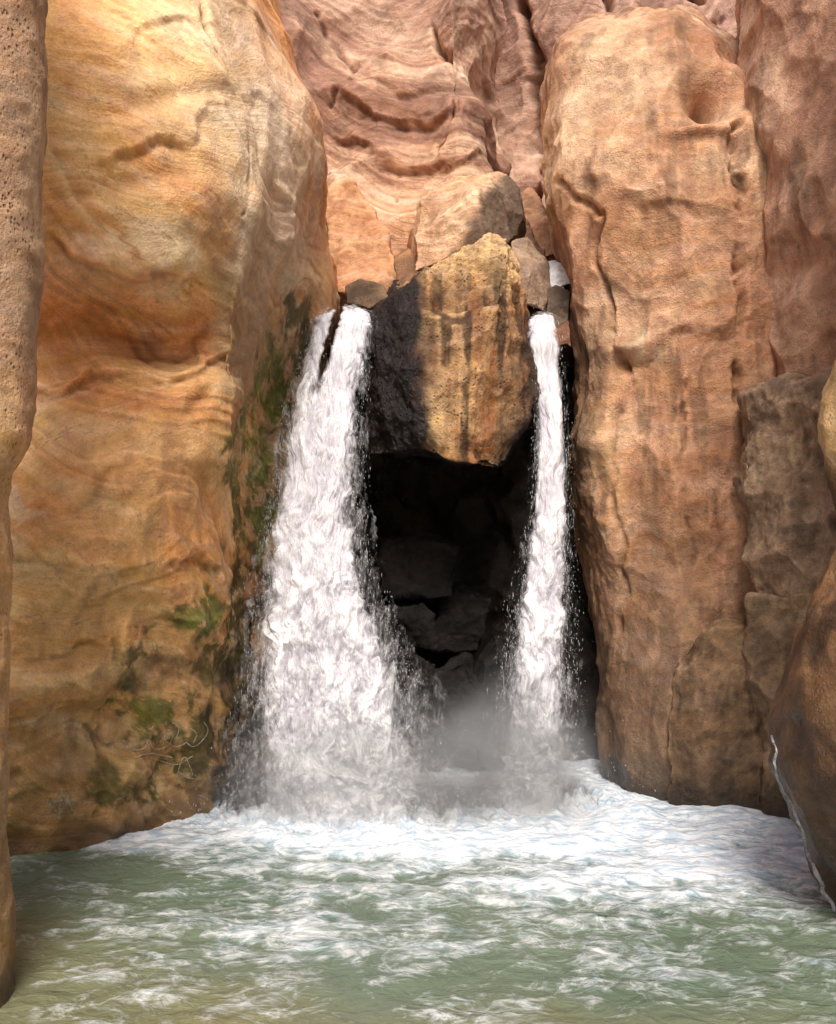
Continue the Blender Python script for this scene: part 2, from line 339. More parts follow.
def cR(V,N):
    w=wv(V,1.6,.35,61,4)
    C=np.tile(lin((200,146,108)),(len(V),1))
    n=fbm(V,1.0,6,64,.6); C=mixc(C,(226,180,140),sstep(0,.6,n)*.8); C=mixc(C,(168,114,80),sstep(0,-.6,n)*.75)
    st=fbm(V*[1,1,.16],3.0,6,65,.6); C=mixc(C,(122,88,66),sstep(.08,.6,st)*.65)
    for px,py,rx,rz,col,s in ((600,80,.7,.5,(238,198,160),.7),(560,150,.2,.6,(240,200,160),.7),(700,250,.5,.7,(206,154,118),.5),(625,345,.2,.08,(228,204,172),.8),(610,430,.2,.9,(200,150,100),.6),
          (720,30,.3,.5,(200,146,118),.5),(652,768,.22,.04,(226,192,154),.85),(655,560,.5,.6,(180,132,92),.5)):
        C=mixc(C,col,bmask(V,px,py,rx,rz,w)*s)
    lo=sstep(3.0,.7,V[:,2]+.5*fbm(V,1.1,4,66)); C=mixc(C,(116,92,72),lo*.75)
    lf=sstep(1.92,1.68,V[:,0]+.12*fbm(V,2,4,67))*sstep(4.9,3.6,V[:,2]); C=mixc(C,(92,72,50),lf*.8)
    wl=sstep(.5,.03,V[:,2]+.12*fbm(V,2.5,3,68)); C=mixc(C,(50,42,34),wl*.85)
    return C*K,np.clip(wl+lf*.7+lo*.3,0,1)
cliff('cliff',rowsR,460,660,M_right,dR,cR,kind='structure',category='cliff',label='massive rounded brown sandstone pillar rising beside the narrow waterfall')
# ---- right wall
def rw(py,o=0,z=None,dy=0):
    f=(lambda x,Y:P(x,py,Y)) if z is None else (lambda x,Y:W(x,Y,z))
    return [f(735+o,9.9),f(748+o,9.0+dy),f(772+o,8.5+dy),f(815+o,8.1+dy),f(880+o,7.5),f(1000,6.8),f(1300,6.2)]
rowsW=[rw(-350,10,dy=.3),rw(-60,0),rw(80,-4),rw(180,-2),rw(300,2),rw(370,6,dy=.1),rw(450,10,dy=.1),rw(600,12,dy=0),rw(720,20,dy=-.1),rw(0,22,.02,-.15),rw(0,22,-.9,-.15)]
def dW(V,N):
    VW=V+wv(V,.8,.4,35,2)
    return .08*fbm(V,.6,3,71,.35)+.24*(scal(VW*[1.1,1,.6],1.0,7)-.4)+.13*(scal(VW*[1,1,.7],2.0,8)-.4)+.016*fbm(V,4,5,74)
def cW(V,N):
    C=np.tile(lin((196,146,116)),(len(V),1))
    n=fbm(V,1.1,6,74,.6); C=mixc(C,(218,174,142),sstep(0,.6,n)*.8); C=mixc(C,(158,112,88),sstep(0,-.6,n)*.7)
    st=fbm(V*[1,1,.2],3.2,6,75,.6); C=mixc(C,(126,94,74),sstep(.12,.7,st)*.6)
    lo=sstep(3.8,2.0,V[:,2]+.5*fbm(V,1.1,4,76)); C=mixc(C,(134,106,84),lo*.7)
    wl=sstep(.4,.03,V[:,2]+.1*fbm(V,2.5,3,68)); C=mixc(C,(54,44,34),wl*.8)
    return C*K,wl
cliff('cliff',rowsW,300,560,M_right,dW,cW,kind='structure',category='cliff',label='reddish brown fractured canyon wall rising above the pool')
# ---- near right rock
def nr(py,e,z=None):
    f=(lambda x,Y:P(x,py,Y)) if z is None else (lambda x,Y:W(x,Y,z))
    q=f(e,5.4)
    return [(4.6,7.2,q[2]),f(e+40,6.6),f(e+4,5.9),f(e,5.45),f(e+34,5.1),(max(q[0]+.55,2.75),4.2,q[2]),(3.2,2,q[2]),(3.4,.2,q[2])]
rowsQ=[nr(-300,915),nr(0,895),nr(200,878),nr(300,860),nr(370,836),nr(430,820),nr(480,825),nr(530,842),nr(570,828),nr(610,808),nr(650,792),nr(700,782),nr(760,780),nr(820,795),nr(870,814),nr(0,830,.02),nr(0,840,-.9)]
def dQ(V,N): return .02*fbm(V,1.2,3,81,.4)+.12*(scal(V+wv(V,1,.2,85,2),1.5,9)-.4)+.06*(scal(V,3.2,10)-.4)+.014*fbm(V,5,5,14)
def cQ(V,N):
    C=np.tile(lin((142,98,62)),(len(V),1))
    C=mixc(C,(190,140,94),sstep(0,.6,fbm(V,1.6,5,83))*.6); C=mixc(C,(72,50,34),sstep(-.1,.6,fbm(V*[1,1,.3],4,6,84,.6))*.8)
    C=mixc(C,(222,184,128),sstep(2.6,2.9,V[:,2])*.7)
    C=mixc(C,(96,96,98),bmask(V,836,475,.12,.08)*.9)
    lo=sstep(2.2,.7,V[:,2]+.3*fbm(V,2,3,86)); C=mixc(C,(54,42,30),lo*.8)
    return C*K,np.clip(sstep(2.2,1.2,V[:,2])*.9,0,1)
nearR,VQ,NQ=cliff('cliff',rowsQ,300,560,M_right,dQ,cQ,kind='structure',category='cliff',label='wet brown rock bulge with a trickle of water at its foot')
# ---- back cliffs
def bk(py,*a): return [P(x,py,Y) for x,Y in a]
rowsB=[bk(py,(150,12),(250,12.6+d),(330,13.2+d),(400,13.0+d),(455,12.5+d),(488+e,12.9+d),(500+e,13.8+d),(506+e,16.5)) for py,d,e in ((-260,1.2,-6),(-100,.7,-4),(20,.3,0),(100,.0,0),(170,-.1,0),(230,-.5,10),(280,-.8,16),(330,-.9,16),(420,-.9,16))]
def sB(V): return V[:,2]+.25*V[:,0]-.22*(V[:,0]+.3)**2+.6*fbm(V,.3,2,93)
def dB(V,N,front=True):
    VW=V+wv(V,.5,.6,87,2)
    d=.25*fbm(V,.4,3,91,.4)+.70*(scal(VW*[1,1,.7],.5,2)-.4)+.26*(scal(VW,1.1,3)-.4)
    s=sB(V); d+=.10*terr(fbm(np.stack([s*1.2,V[:,0]*.1,V[:,1]*.1],1),1,3,94,.5),4,.10)
    w=wv(V,.8,.35,71,4)
    if front:
        for pl,a,Lu in (([(285,62),(340,98),(400,118),(455,104),(495,62)],.09,.35),([(285,22),(350,64),(415,80),(490,36)],.06,.3),([(310,135),(370,160),(430,168),(490,140)],.08,.4)):
            d+=ledge(V,pl,a,Lu,w,.08)
        for pl,wd,a in (([(430,0),(450,60),(440,130),(400,190)],.06,.2),([(330,0),(350,50),(330,120)],.05,.12)):
            d-=a*crack(V,pl,wd,w)
    else:
        for pl,wd,a in (([(520,-40),(530,60),(525,160),(540,240)],.10,.5),([(600,-60),(610,20)],.08,.3),([(700,-40),(712,30)],.08,.3)):
            d-=a*crack(V,pl,wd,w)
    return d+.03*fbm(V,3,5,96)
def cB(V,N,pink=0):
    C=np.tile(lin((204,156,124)),(len(V),1))
    s=sB(V); q=np.stack([s*1.6,V[:,0]*.12,V[:,1]*.12],1); st=fbm(q,1,6,97,.66)
    C=mixc(C,(234,196,164),sstep(.0,.4,st)*.8); C=mixc(C,(148,102,82),sstep(0,-.4,st)*.8)
    ln=np.abs(fbm(np.stack([s*2.0,V[:,0]*.25,V[:,1]*.25],1),1,4,89,.5)); C=mixc(C,(112,74,58),sstep(.06,.0,ln)*.7)
    C=mixc(C,(178,134,118),sstep(9.0,11,V[:,2]+.8*fbm(V,.6,3,98))*.5)
    C=mixc(C,(226,160,108),sstep(8.4,6.4,V[:,2]+.6*fbm(V,.6,3,98))*.7)
    C=mixc(C,(124,88,70),sstep(.2,.8,fbm(V,.8,6,99,.65))*.6)
    return C*K,np.zeros(len(V))
cliff('cliff',rowsB,420,460,M_back,dB,cB,kind='structure',category='cliff',label='banded pink and orange layered cliff behind the waterfall')
rowsC=[bk(py,(440,16),(500,15.2+d),(560,14.6+d),(640,14.4+d),(720,13.9+d),(800,13.5+d),(950,13)) for py,d in ((-300,.8),(-100,.4),(20,.2),(100,.4),(180,.2),(280,0),(400,0))]
def cC(V,N):
    C,w=cB(V,N); C=mixc(C,lin((190,144,126))*K,np.full(len(V),.5)); return C,w
cliff('cliff',rowsC,340,340,M_back,lambda V,N:dB(V,N,False),cC,kind='structure',category='cliff',label='distant pinkish canyon wall with dark vertical cracks')
# ---- cave wall + upper stream bed behind the falls
xa=((-3,9.3),(-1.2,9.9),(-.4,10.9),(.4,11.3),(1.2,11.0),(2.0,10.6),(3.4,10.2))
rowsV=[[(x,Y+6,5.1) for x,Y in xa],[(x,Y+1.2,4.85) for x,Y in xa],
       [(x,Y-.1,4.72) for x,Y in ((-3,9.5),(-1.2,9.9),(-.4,10.2),(.4,10.3),(1.2,10.3),(2.0,10.5),(3.4,10.2))],
       [(x,Y,4.2) for x,Y in ((-3,9.7),(-1.2,10.0),(-.4,10.9),(.4,11.3),(1.2,11.0),(2.0,10.7),(3.4,10.4))],
       [(x,Y,2.5) for x,Y in ((-3,9.8),(-1.2,10.1),(-.4,10.9),(.4,11.5),(1.2,11.2),(2.0,10.7),(3.4,10.4))],
       [(x,Y,1.0) for x,Y in ((-3,9.7),(-1.2,9.9),(-.4,10.5),(.4,11.0),(1.2,10.9),(2.0,10.5),(3.4,10.2))],
       [(x,Y,-.9) for x,Y in ((-3,9.7),(-1.2,9.8),(-.4,10.2),(.4,10.6),(1.2,10.7),(2.0,10.4),(3.4,10.0))]]
def dV(V,N):
    VW=V+wv(V,1,.2,104,2)
    return .35*(scal(VW*[1,1,1.4],1.3,12)-.4)+.12*(scal(VW,3.0,13)-.4)+.03*fbm(V,5,4,105)
def cV(V,N):
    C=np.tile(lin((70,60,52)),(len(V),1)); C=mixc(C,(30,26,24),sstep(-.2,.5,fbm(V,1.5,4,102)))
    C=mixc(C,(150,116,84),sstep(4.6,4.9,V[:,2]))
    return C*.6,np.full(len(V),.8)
cliff('cliff',rowsV,300,300,M_dark,dV,cV,kind='structure',category='cliff',label='dark wet rock recess hidden behind the falling water')
# ---------------------------------------------------------------- boulders
def boulder(name,pts,vox,sm,dispf,colf,mat,**props):
    bm=bmesh.new()
    for p in pts: bm.verts.new(p)
    r=bmesh.ops.convex_hull(bm,input=bm.verts)
    bmesh.ops.delete(bm,geom=list({g for g in r['geom_interior']+r['geom_unused'] if isinstance(g,bmesh.types.BMVert)}),context='VERTS')
    me=bpy.data.meshes.new('t'); bm.to_mesh(me); bm.free()
    ob=bpy.data.objects.new('t',me); bpy.context.collection.objects.link(ob)
    m=ob.modifiers.new('r','REMESH'); m.mode='VOXEL'; m.voxel_size=vox
    s=ob.modifiers.new('s','SMOOTH'); s.factor=.5; s.iterations=sm
    dg=bpy.context.evaluated_depsgraph_get(); ev=ob.evaluated_get(dg); e=ev.to_mesh()
    n=len(e.vertices); V=np.zeros(n*3,np.float32); e.vertices.foreach_get('co',V); V=V.reshape(-1,3).astype(float)
    Nn=np.zeros(n*3,np.float32); e.vertex_normals.foreach_get('vector',Nn); Nn=Nn.reshape(-1,3).astype(float)
    Fc=np.array([list(p.vertices) for p in e.polygons])
    ev.to_mesh_clear(); bpy.data.objects.remove(ob)
    V=V+Nn*dispf(V,Nn)[:,None]
    C,wet=colf(V,Nn)
    return mk(name,V,Fc,mat,{'Col':np.clip(C,.003,.95),'wet':wet},**props),V
def dK(V,N):
    d=.04*fbm(V,1.5,3,111)+.14*(scal(V+wv(V,1.5,.12,114,2),1.7,13)-.4)+.06*(scal(V,4.0,14)-.4)
    d+=.018*fbm(V,6,5,112,.62)
    d+=.11*bmask(V,494,256,.15,.20)-.12*bmask(V,438,298,.22,.12)-.07*bmask(V,475,300,.3,.05)
    d-=.10*bmask(V,420,458,.18,.08)-.05*bmask(V,470,462,.2,.06)
    d+=.025*fbm(V,12,3,128,.6)*sstep(4.7,5.1,V[:,2])
    d+=.012*fbm(V,9,3,115,.55,2)*sstep(.05,-.15,V[:,0]+.15*fbm(V,2,3,116))
    return d
def cK(V,N):
    C=np.tile(lin((172,128,88)),(len(V),1))
    C=mixc(C,(208,164,112),sstep(-.1,.6,fbm(V,1.8,5,114,.6))*.7)
    C=mixc(C,(122,84,56),sstep(.0,.7,fbm(V,2.6,6,124,.65))*.6)
    C=mixc(C,(182,112,56),sstep(.0,.5,fbm(V*[1,1,.08],3.0,5,126,.6))*.6)
    st=fbm(V*[1,1,.08],4.5,6,115,.6); C=mixc(C,(66,46,34),sstep(-.02,.40,st)*.85)
    C=mixc(C,(222,186,134),sstep(.0,.6,fbm(V*[1,1,.1],7,5,116))*sstep(4.6,3.4,V[:,2])*.45)
    C=mixc(C,(224,184,132),sstep(4.8,5.4,V[:,2])*.7)
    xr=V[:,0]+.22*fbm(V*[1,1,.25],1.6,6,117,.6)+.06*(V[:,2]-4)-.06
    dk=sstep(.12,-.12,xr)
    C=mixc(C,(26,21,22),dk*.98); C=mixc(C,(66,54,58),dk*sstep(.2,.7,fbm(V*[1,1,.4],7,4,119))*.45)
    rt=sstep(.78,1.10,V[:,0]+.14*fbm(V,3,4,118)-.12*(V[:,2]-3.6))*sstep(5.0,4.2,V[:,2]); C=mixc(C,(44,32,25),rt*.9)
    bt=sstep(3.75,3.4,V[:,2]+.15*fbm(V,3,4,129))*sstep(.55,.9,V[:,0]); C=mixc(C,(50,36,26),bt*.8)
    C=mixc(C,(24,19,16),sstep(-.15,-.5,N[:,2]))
    return C*K,np.clip(dk*1.0+rt*.6,0,1)
ck=[P(470,246,8.95),P(484,236,8.95),P(508,237,8.95),P(519,262,8.9),P(462,256,8.9),P(404,290,8.85),P(376,306,9.2),P(364,345,9.15),P(362,400,9.1),P(370,456,9.1),P(408,308,8.66),P(404,380,8.5),P(416,452,8.6),
    P(455,462,8.5),P(498,470,8.75),P(500,300,8.55),P(524,294,9.0),P(532,345,8.95),P(541,390,9.05),P(526,430,9.0),P(508,462,8.85),
    P(480,238,10.2),P(520,262,10.3),P(380,300,10.4),P(374,440,10.4),P(543,400,10.4),P(512,445,10.4)]
boulder('boulder',ck,.017,2,dK,cK,M_chock,category='boulder',label='huge golden chockstone with black wet side wedged between waterfalls')
def mkcol(a,b,c,k=K):
    def f(V,N):
        C=np.tile(lin(a),(len(V),1)); C=mixc(C,b,sstep(-.1,.5,fbm(V,1.9,5,121,.6))*.8); C=mixc(C,c,sstep(.1,.6,fbm(V,3.1,5,122,.6))*.6)
        return C*k,np.zeros(len(V))
    return f
def dS(a=.05,s=0):
    def f(V,N): return .6*a*fbm(V,1.6,3,130+s,.4)+1.8*a*(scal(V+wv(V,2,.08,133+s,2),2.0,14+s)-.4)+.2*a*fbm(V,8,4,140+s,.6)
    return f
_fa=mkcol((228,180,140),(246,208,168),(188,138,104))
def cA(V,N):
    C,w=_fa(V,N); m=sstep(.60,.76,V[:,0]-.45*(V[:,2]-6.3)+.08*fbm(V,3,4,127)+.0)  # mask for the boulder's right side, where shade is painted into the colour
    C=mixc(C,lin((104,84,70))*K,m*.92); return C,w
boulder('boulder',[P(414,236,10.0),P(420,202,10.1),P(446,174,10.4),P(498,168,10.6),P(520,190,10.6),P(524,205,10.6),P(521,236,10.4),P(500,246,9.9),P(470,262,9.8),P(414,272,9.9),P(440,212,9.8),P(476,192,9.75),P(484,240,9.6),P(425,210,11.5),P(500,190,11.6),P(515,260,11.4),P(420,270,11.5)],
  .02,2,dS(.07,1),cA,M_back,category='boulder',label='big pale angular boulder with grey shade painted on its right, lying on the chockstone')
boulder('boulder',[P(512,242,9.9),P(528,234,10),P(546,258,10),P(552,288,9.9),P(544,312,9.6),P(522,305,9.5),P(512,280,9.6),P(530,275,9.5),P(520,250,11),P(552,300,10.9)],
  .016,2,dS(.05,3),mkcol((164,134,110),(192,160,130),(116,92,76)),M_tan,category='boulder',label='grey tan boulder wedged above the narrow waterfall')
boulder('boulder',[P(544,262,10.2),P(558,258,10.1),P(572,264,10.1),P(574,284,10.0),P(552,290,9.9),P(543,276,10.2),P(545,262,11),P(572,280,11)],
  .02,3,dS(.05,4),mkcol((253,252,250),(254,254,252),(226,218,206),1.0),M_back,category='boulder',label='rock painted white as if sunlit at the top of the narrow waterfall')  # near-white colour stands in for sunlight on this rock
boulder('boulder',[P(345,286,9.9),P(360,278,9.9),P(386,284,9.8),P(392,300,9.7),P(370,308,9.6),P(346,304,9.7),P(350,290,10.6),P(385,300,10.6)],
  .016,2,dS(.04,5),mkcol((104,80,60),(136,106,80),(60,46,36)),M_tan,category='boulder',label='small brown boulder at the lip of the wide waterfall')
boulder('boulder',[P(394,256,10.5),P(408,246,10.5),P(422,262,10.3),P(420,290,9.9),P(394,290,10.0),P(400,260,11),P(420,275,11)],
  .018,1,dS(.04,6),mkcol((140,100,72),(170,126,90),(90,64,48)),M_tan,category='boulder',label='tan angular rock behind the chockstone')
boulder('boulder',[P(546,288,9.8),P(556,284,9.9),P(570,292,9.9),P(568,322,9.6),P(556,328,9.5),P(548,320,9.5),P(552,300,10.3),P(568,308,10.3)],
  .012,2,dS(.03,16),mkcol((92,74,60),(122,100,80),(54,44,36)),M_tan,category='boulder',label='small dark wet stone at the lip of the narrow waterfall')
boulder('boulder',[P(326,192,11.6),P(350,184,11.8),P(385,225,11.4),P(396,262,11.1),P(394,292,10.8),P(330,292,10.8),P(322,230,11.3),P(335,200,12.8),P(398,290,12.4),P(326,290,12.4)],
  .028,6,dS(.10,7),mkcol((200,142,98),(216,162,118),(164,110,74)),M_or,category='boulder',label='smooth orange slab leaning at the canyon foot above the lip')
boulder('boulder',[P(405,285,11.2),P(412,235,11.6),P(440,215,11.8),P(520,215,11.8),P(535,235,11.6),P(545,250,11.3),P(548,330,10.9),P(400,320,10.9),P(430,225,13),P(545,260,13)],
  .03,2,dS(.10,8),mkcol((148,104,76),(170,124,94),(104,72,54)),M_right,category='boulder',label='broken sandstone rockfall piled behind the chockstone')
boulder('boulder',[P(512,208,12.2),P(530,190,12.4),P(552,215,12.0),P(560,262,11.7),P(516,262,11.7),P(525,200,13.5),P(560,240,13.5)],
  .025,2,dS(.08,12),mkcol((176,124,90),(202,154,116),(134,90,66)),M_back,category='boulder',label='brown angular rock in the gap beside the pillar')
def cBl(a,b,c):
    f0=mkcol(a,b,c)
    def f(V,N):
        C,w=f0(V,N); st=fbm(V*[1,1,.2],4,5,125,.6); C=mixc(C,C.mean(0)*.45,sstep(.05,.6,st)*.6)
        wl=sstep(.5,.03,V[:,2]+.1*fbm(V,2.5,3,68)); C=mixc(C,lin((52,42,32))*K,wl*.85)
        return C,wl
    return f
boulder('boulder',[P(744,394,8.2),P(768,386,8.0),P(818,378,7.55),P(860,384,7.4),P(740,470,8.2),P(744,575,8.2),P(775,650,8.0),P(830,650,7.5),P(860,600,7.4),P(785,470,7.8),P(745,400,9),P(860,400,9),P(760,650,9),P(860,650,9)],
  .02,5,dS(.11,9),cBl((156,124,98),(182,150,120),(108,86,70)),M_right,category='boulder',label='grey brown angular block jutting from the canyon wall')
boulder('boulder',[P(752,598,8.1),P(800,592,7.7),P(850,600,7.4),P(748,700,8.05),P(765,770,7.95),W(778,7.9,-.5),W(850,7.4,-.5),P(850,700,7.3),P(790,690,7.7),P(760,600,9),P(850,600,9),W(770,9,-.5),W(850,9,-.5)],
  .022,4,dS(.11,10),cBl((148,118,90),(174,140,106),(102,80,62)),M_right,category='boulder',label='brown buttress of rock standing in the pool')
boulder('boulder',[P(672,655,8.4),P(700,630,8.3),P(745,625,8.2),P(760,660,8.1),P(665,720,8.3),W(664,8.3,-.5),W(760,8.0,-.5),P(765,720,8.0),P(715,700,8.0),P(690,650,9),P(760,640,9),W(690,9,-.5),W(765,9,-.5)],
  .022,5,dS(.10,11),cBl((140,108,80),(164,128,94),(96,74,56)),M_right,category='boulder',label='low rounded brown rock at the foot of the pillar')
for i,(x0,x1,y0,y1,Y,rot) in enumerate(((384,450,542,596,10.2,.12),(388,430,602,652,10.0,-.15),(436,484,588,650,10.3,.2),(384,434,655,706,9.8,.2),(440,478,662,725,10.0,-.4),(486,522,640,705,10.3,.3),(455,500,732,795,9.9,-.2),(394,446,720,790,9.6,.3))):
    r=np.random.RandomState(i+40); pts=[]
    mx,my,hx,hy=(x0+x1)/2,(y0+y1)/2,(x1-x0)/2,(y1-y0)/2
    for sx in (-1,1):
        for sy in (-1,1):
            for dz in (0,.7):
                X_,Y_=sx*hx*r.uniform(.85,1.25),sy*hy*r.uniform(.85,1.2)
                pts.append(P(mx+X_*math.cos(rot)-Y_*math.sin(rot),my+X_*math.sin(rot)+Y_*math.cos(rot),Y+dz+r.uniform(-.2,.2)))
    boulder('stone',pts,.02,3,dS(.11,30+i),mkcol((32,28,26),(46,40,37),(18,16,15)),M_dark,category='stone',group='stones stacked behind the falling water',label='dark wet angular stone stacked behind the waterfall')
# ---------------------------------------------------------------- water
def water_mat():
    m,nt,N,L=newmat('foamy_green_water')
    out=N.new('ShaderNodeOutputMaterial'); b=N.new('ShaderNodeBsdfPrincipled'); L.new(b.outputs[0],out.inputs[0])
    geo=N.new('ShaderNodeNewGeometry'); pos=geo.outputs['Position']
    fo=N.new('ShaderNodeAttribute'); fo.attribute_name='foam'
    sand=N.new('ShaderNodeAttribute'); sand.attribute_name='sand'
    hg=N.new('ShaderNodeAttribute'); hg.attribute_name='hgt'
    mp=N.new('ShaderNodeMapping'); mp.inputs['Scale'].default_value=(1,1.4,1); L.new(pos,mp.inputs['Vector'])
    a=noise(N,L,mp.outputs[0],2.6,6,.62,1.2)
    r1=mrange(N,L,math_(N,L,'ABSOLUTE',math_(N,L,'SUBTRACT',a,.5)),0,.05,1,0)
    a2=noise(N,L,mp.outputs[0],6,7,.66,.9)
    blob=noise(N,L,mp.outputs[0],1.4,7,.62,.8)
    s=math_(N,L,'ADD',math_(N,L,'MULTIPLY',fo.outputs['Fac'],1.7),math_(N,L,'MULTIPLY',r1,.25))
    s=math_(N,L,'ADD',s,math_(N,L,'MULTIPLY',math_(N,L,'SUBTRACT',blob,.5),1.6))
    s=math_(N,L,'ADD',s,math_(N,L,'MULTIPLY',math_(N,L,'SUBTRACT',a2,.5),1.5))
    s=math_(N,L,'ADD',s,math_(N,L,'MULTIPLY',hg.outputs['Fac'],.30))
    foam=mrange(N,L,s,.42,1.30,0,1,False)
    gn=noise(N,L,pos,.55,2,.5)
    wc=mixrgb(N,L,mrange(N,L,gn,.3,.7),(.105,.15,.105,1),(.175,.22,.15,1))
    wc=mixrgb(N,L,sand.outputs['Fac'],wc,(.22,.205,.105,1))
    fc=mixrgb(N,L,mrange(N,L,a2,.38,.58),(.52,.65,.78,1),(.94,.96,.99,1))
    c=mixrgb(N,L,math_(N,L,'MULTIPLY',foam,.97),wc,fc); L.new(c,b.inputs['Base Color'])
    L.new(mrange(N,L,foam,0,.8,.04,.5),b.inputs['Roughness']); b.inputs['IOR'].default_value=1.33
    h=math_(N,L,'ADD',noise(N,L,mp.outputs[0],4,4,.55,.7),math_(N,L,'MULTIPLY',a2,.45))
    bp=N.new('ShaderNodeBump'); bp.inputs['Strength'].default_value=.8; bp.inputs['Distance'].default_value=.075
    L.new(h,bp.inputs['Height']); L.new(bp.outputs[0],b.inputs['Normal'])
    return m
nx,ny=620,700
xs=np.linspace(-5.2,5.2,nx); ys=np.linspace(.3,12.5,ny)
X,Y=np.meshgrid(xs,ys); Q=np.stack([X.ravel(),Y.ravel(),np.zeros(X.size)],1)
iL=np.exp(-(((Q[:,0]+.6)/1.1)**2+((Q[:,1]-8.0)/.55)**2)); iR=np.exp(-(((Q[:,0]-1.1)/.6)**2+((Q[:,1]-8.5)/.45)**2))
imp=np.maximum(iL,iR); near=sstep(3.2,8.2,Q[:,1])
amp=(.024+.036*near)*(.7+.5*fbm(Q,.6,2,208))
rr=np.sqrt((Q[:,0]-.0)**2+((Q[:,1]-8.6)*1.0)**2)+.35*fbm(Q,.9,4,207)
ring=np.sin(rr*7.5)*.38*sstep(5.5,2.0,rr)
hh=fbm(Q*[1,1.2,1]+wv(Q,.8,.3,209,2),1.3,4,201,.5,1)*.5+.7*fbm(Q*[1,1.2,1],3.2,4,202,.52,0)+ring
Q[:,2]=amp*hh+imp*(.06+.15*fbm(Q,5,4,203,.6,2))-.02
foam=.80*sstep(5.3,7.6,Q[:,1]+.2*Q[:,0]+.7*fbm(Q,.6,3,204))
foam=np.maximum(foam,1.3*np.exp(-(((Q[:,0]-.3)/2.4)**2+((Q[:,1]-8.1)/1.6)**2)))
foam=np.maximum(foam,.56*sstep(4.6,6.2,Q[:,1])*sstep(-1.0,1.4,Q[:,0]))
foam=np.maximum(foam,.27+.14*fbm(Q,.5,3,205))
foam=foam-.28*np.exp(-(((Q[:,0]+2.6)/1.3)**2+((Q[:,1]-6.5)/1.2)**2))
foam-=.18*sstep(5.6,4.0,Q[:,1])
sand=sstep(5.2,4.0,Q[:,1]+.5*fbm(Q,.8,3,206)+.35*(Q[:,0]+1.5))
mk('water',Q,gfaces(ny,nx)[:,::-1],water_mat(),{'foam':foam,'sand':sand,'hgt':hh},kind='structure',category='water',label='churning green pool with white foam below the falls')
m,nt,N,L=newmat('sandy_bed'); out=N.new('ShaderNodeOutputMaterial'); b=N.new('ShaderNodeBsdfPrincipled'); L.new(b.outputs[0],out.inputs[0])
g=N.new('ShaderNodeNewGeometry'); c=mixrgb(N,L,noise(N,L,g.outputs['Position'],1.2,6),(.30,.20,.12,1),(.42,.30,.18,1)); L.new(c,b.inputs['Base Color']); b.inputs['Roughness'].default_value=.9
gx=np.linspace(-300,300,61); GX,GY=np.meshgrid(gx,gx); GQ=np.stack([GX.ravel(),GY.ravel(),np.full(GX.size,-.95)],1)
mk('ground',GQ,gfaces(61,61)[:,::-1],m,loc=np.array([0,0,-.95]),kind='structure',category='ground',label='sandy canyon floor beneath the pool')
# ---------------------------------------------------------------- waterfalls
def fall_mat(name,lo,hi,k,amax=1.0,sc=10,zs=.2,dark=(.60,.57,.63,1)):
    m,nt,N,L=newmat(name)
    out=N.new('ShaderNodeOutputMaterial'); b=N.new('ShaderNodeBsdfPrincipled')
    geo=N.new('ShaderNodeNewGeometry'); pos=geo.outputs['Position']
    de=N.new('ShaderNodeAttribute'); de.attribute_name='dens'
    hh=N.new('ShaderNodeAttribute'); hh.attribute_name='hgt'
    mp=N.new('ShaderNodeMapping'); mp.inputs['Scale'].default_value=(1,1,zs); mp.inputs['Location'].default_value=(k,k*2,0); L.new(pos,mp.inputs['Vector'])
    n=noise(N,L,mp.outputs[0],sc,7,.66,.9)
    mp2=N.new('ShaderNodeMapping'); mp2.inputs['Scale'].default_value=(1,1,.45); L.new(pos,mp2.inputs['Vector'])
    n0=noise(N,L,mp2.outputs[0],7,6,.66,.9)
    s=math_(N,L,'ADD',math_(N,L,'ADD',de.outputs['Fac'],math_(N,L,'MULTIPLY',math_(N,L,'SUBTRACT',n,.5),2.6)),math_(N,L,'MULTIPLY',math_(N,L,'SUBTRACT',n0,.5),1.8))
    al=mrange(N,L,s,lo,hi,0,amax,True)
    f=math_(N,L,'ADD',mrange(N,L,hh.outputs['Fac'],-.8,.6),math_(N,L,'MULTIPLY',math_(N,L,'SUBTRACT',n,.5),1.8),clamp=True)
    c=mixrgb(N,L,f,dark,(.985,.97,.98,1)); L.new(c,b.inputs['Base Color'])  # lilac grey in the pits paints shading between the lumps
    b.inputs['Roughness'].default_value=.5; b.inputs['IOR'].default_value=1.33
    L.new(al,b.inputs['Alpha'])
    bp=N.new('ShaderNodeBump'); bp.inputs['Strength'].default_value=.35; bp.inputs['Distance'].default_value=.03
    L.new(n,bp.inputs['Height']); L.new(bp.outputs[0],b.inputs['Normal']); L.new(b.outputs[0],out.inputs[0])
    return m
m_drop,nt,N,L=newmat('white_droplets'); out=N.new('ShaderNodeOutputMaterial'); b=N.new('ShaderNodeBsdfPrincipled'); L.new(b.outputs[0],out.inputs[0])
b.inputs['Base Color'].default_value=(.9,.9,.92,1); b.inputs['Roughness'].default_value=.4; b.inputs['Alpha'].default_value=.5
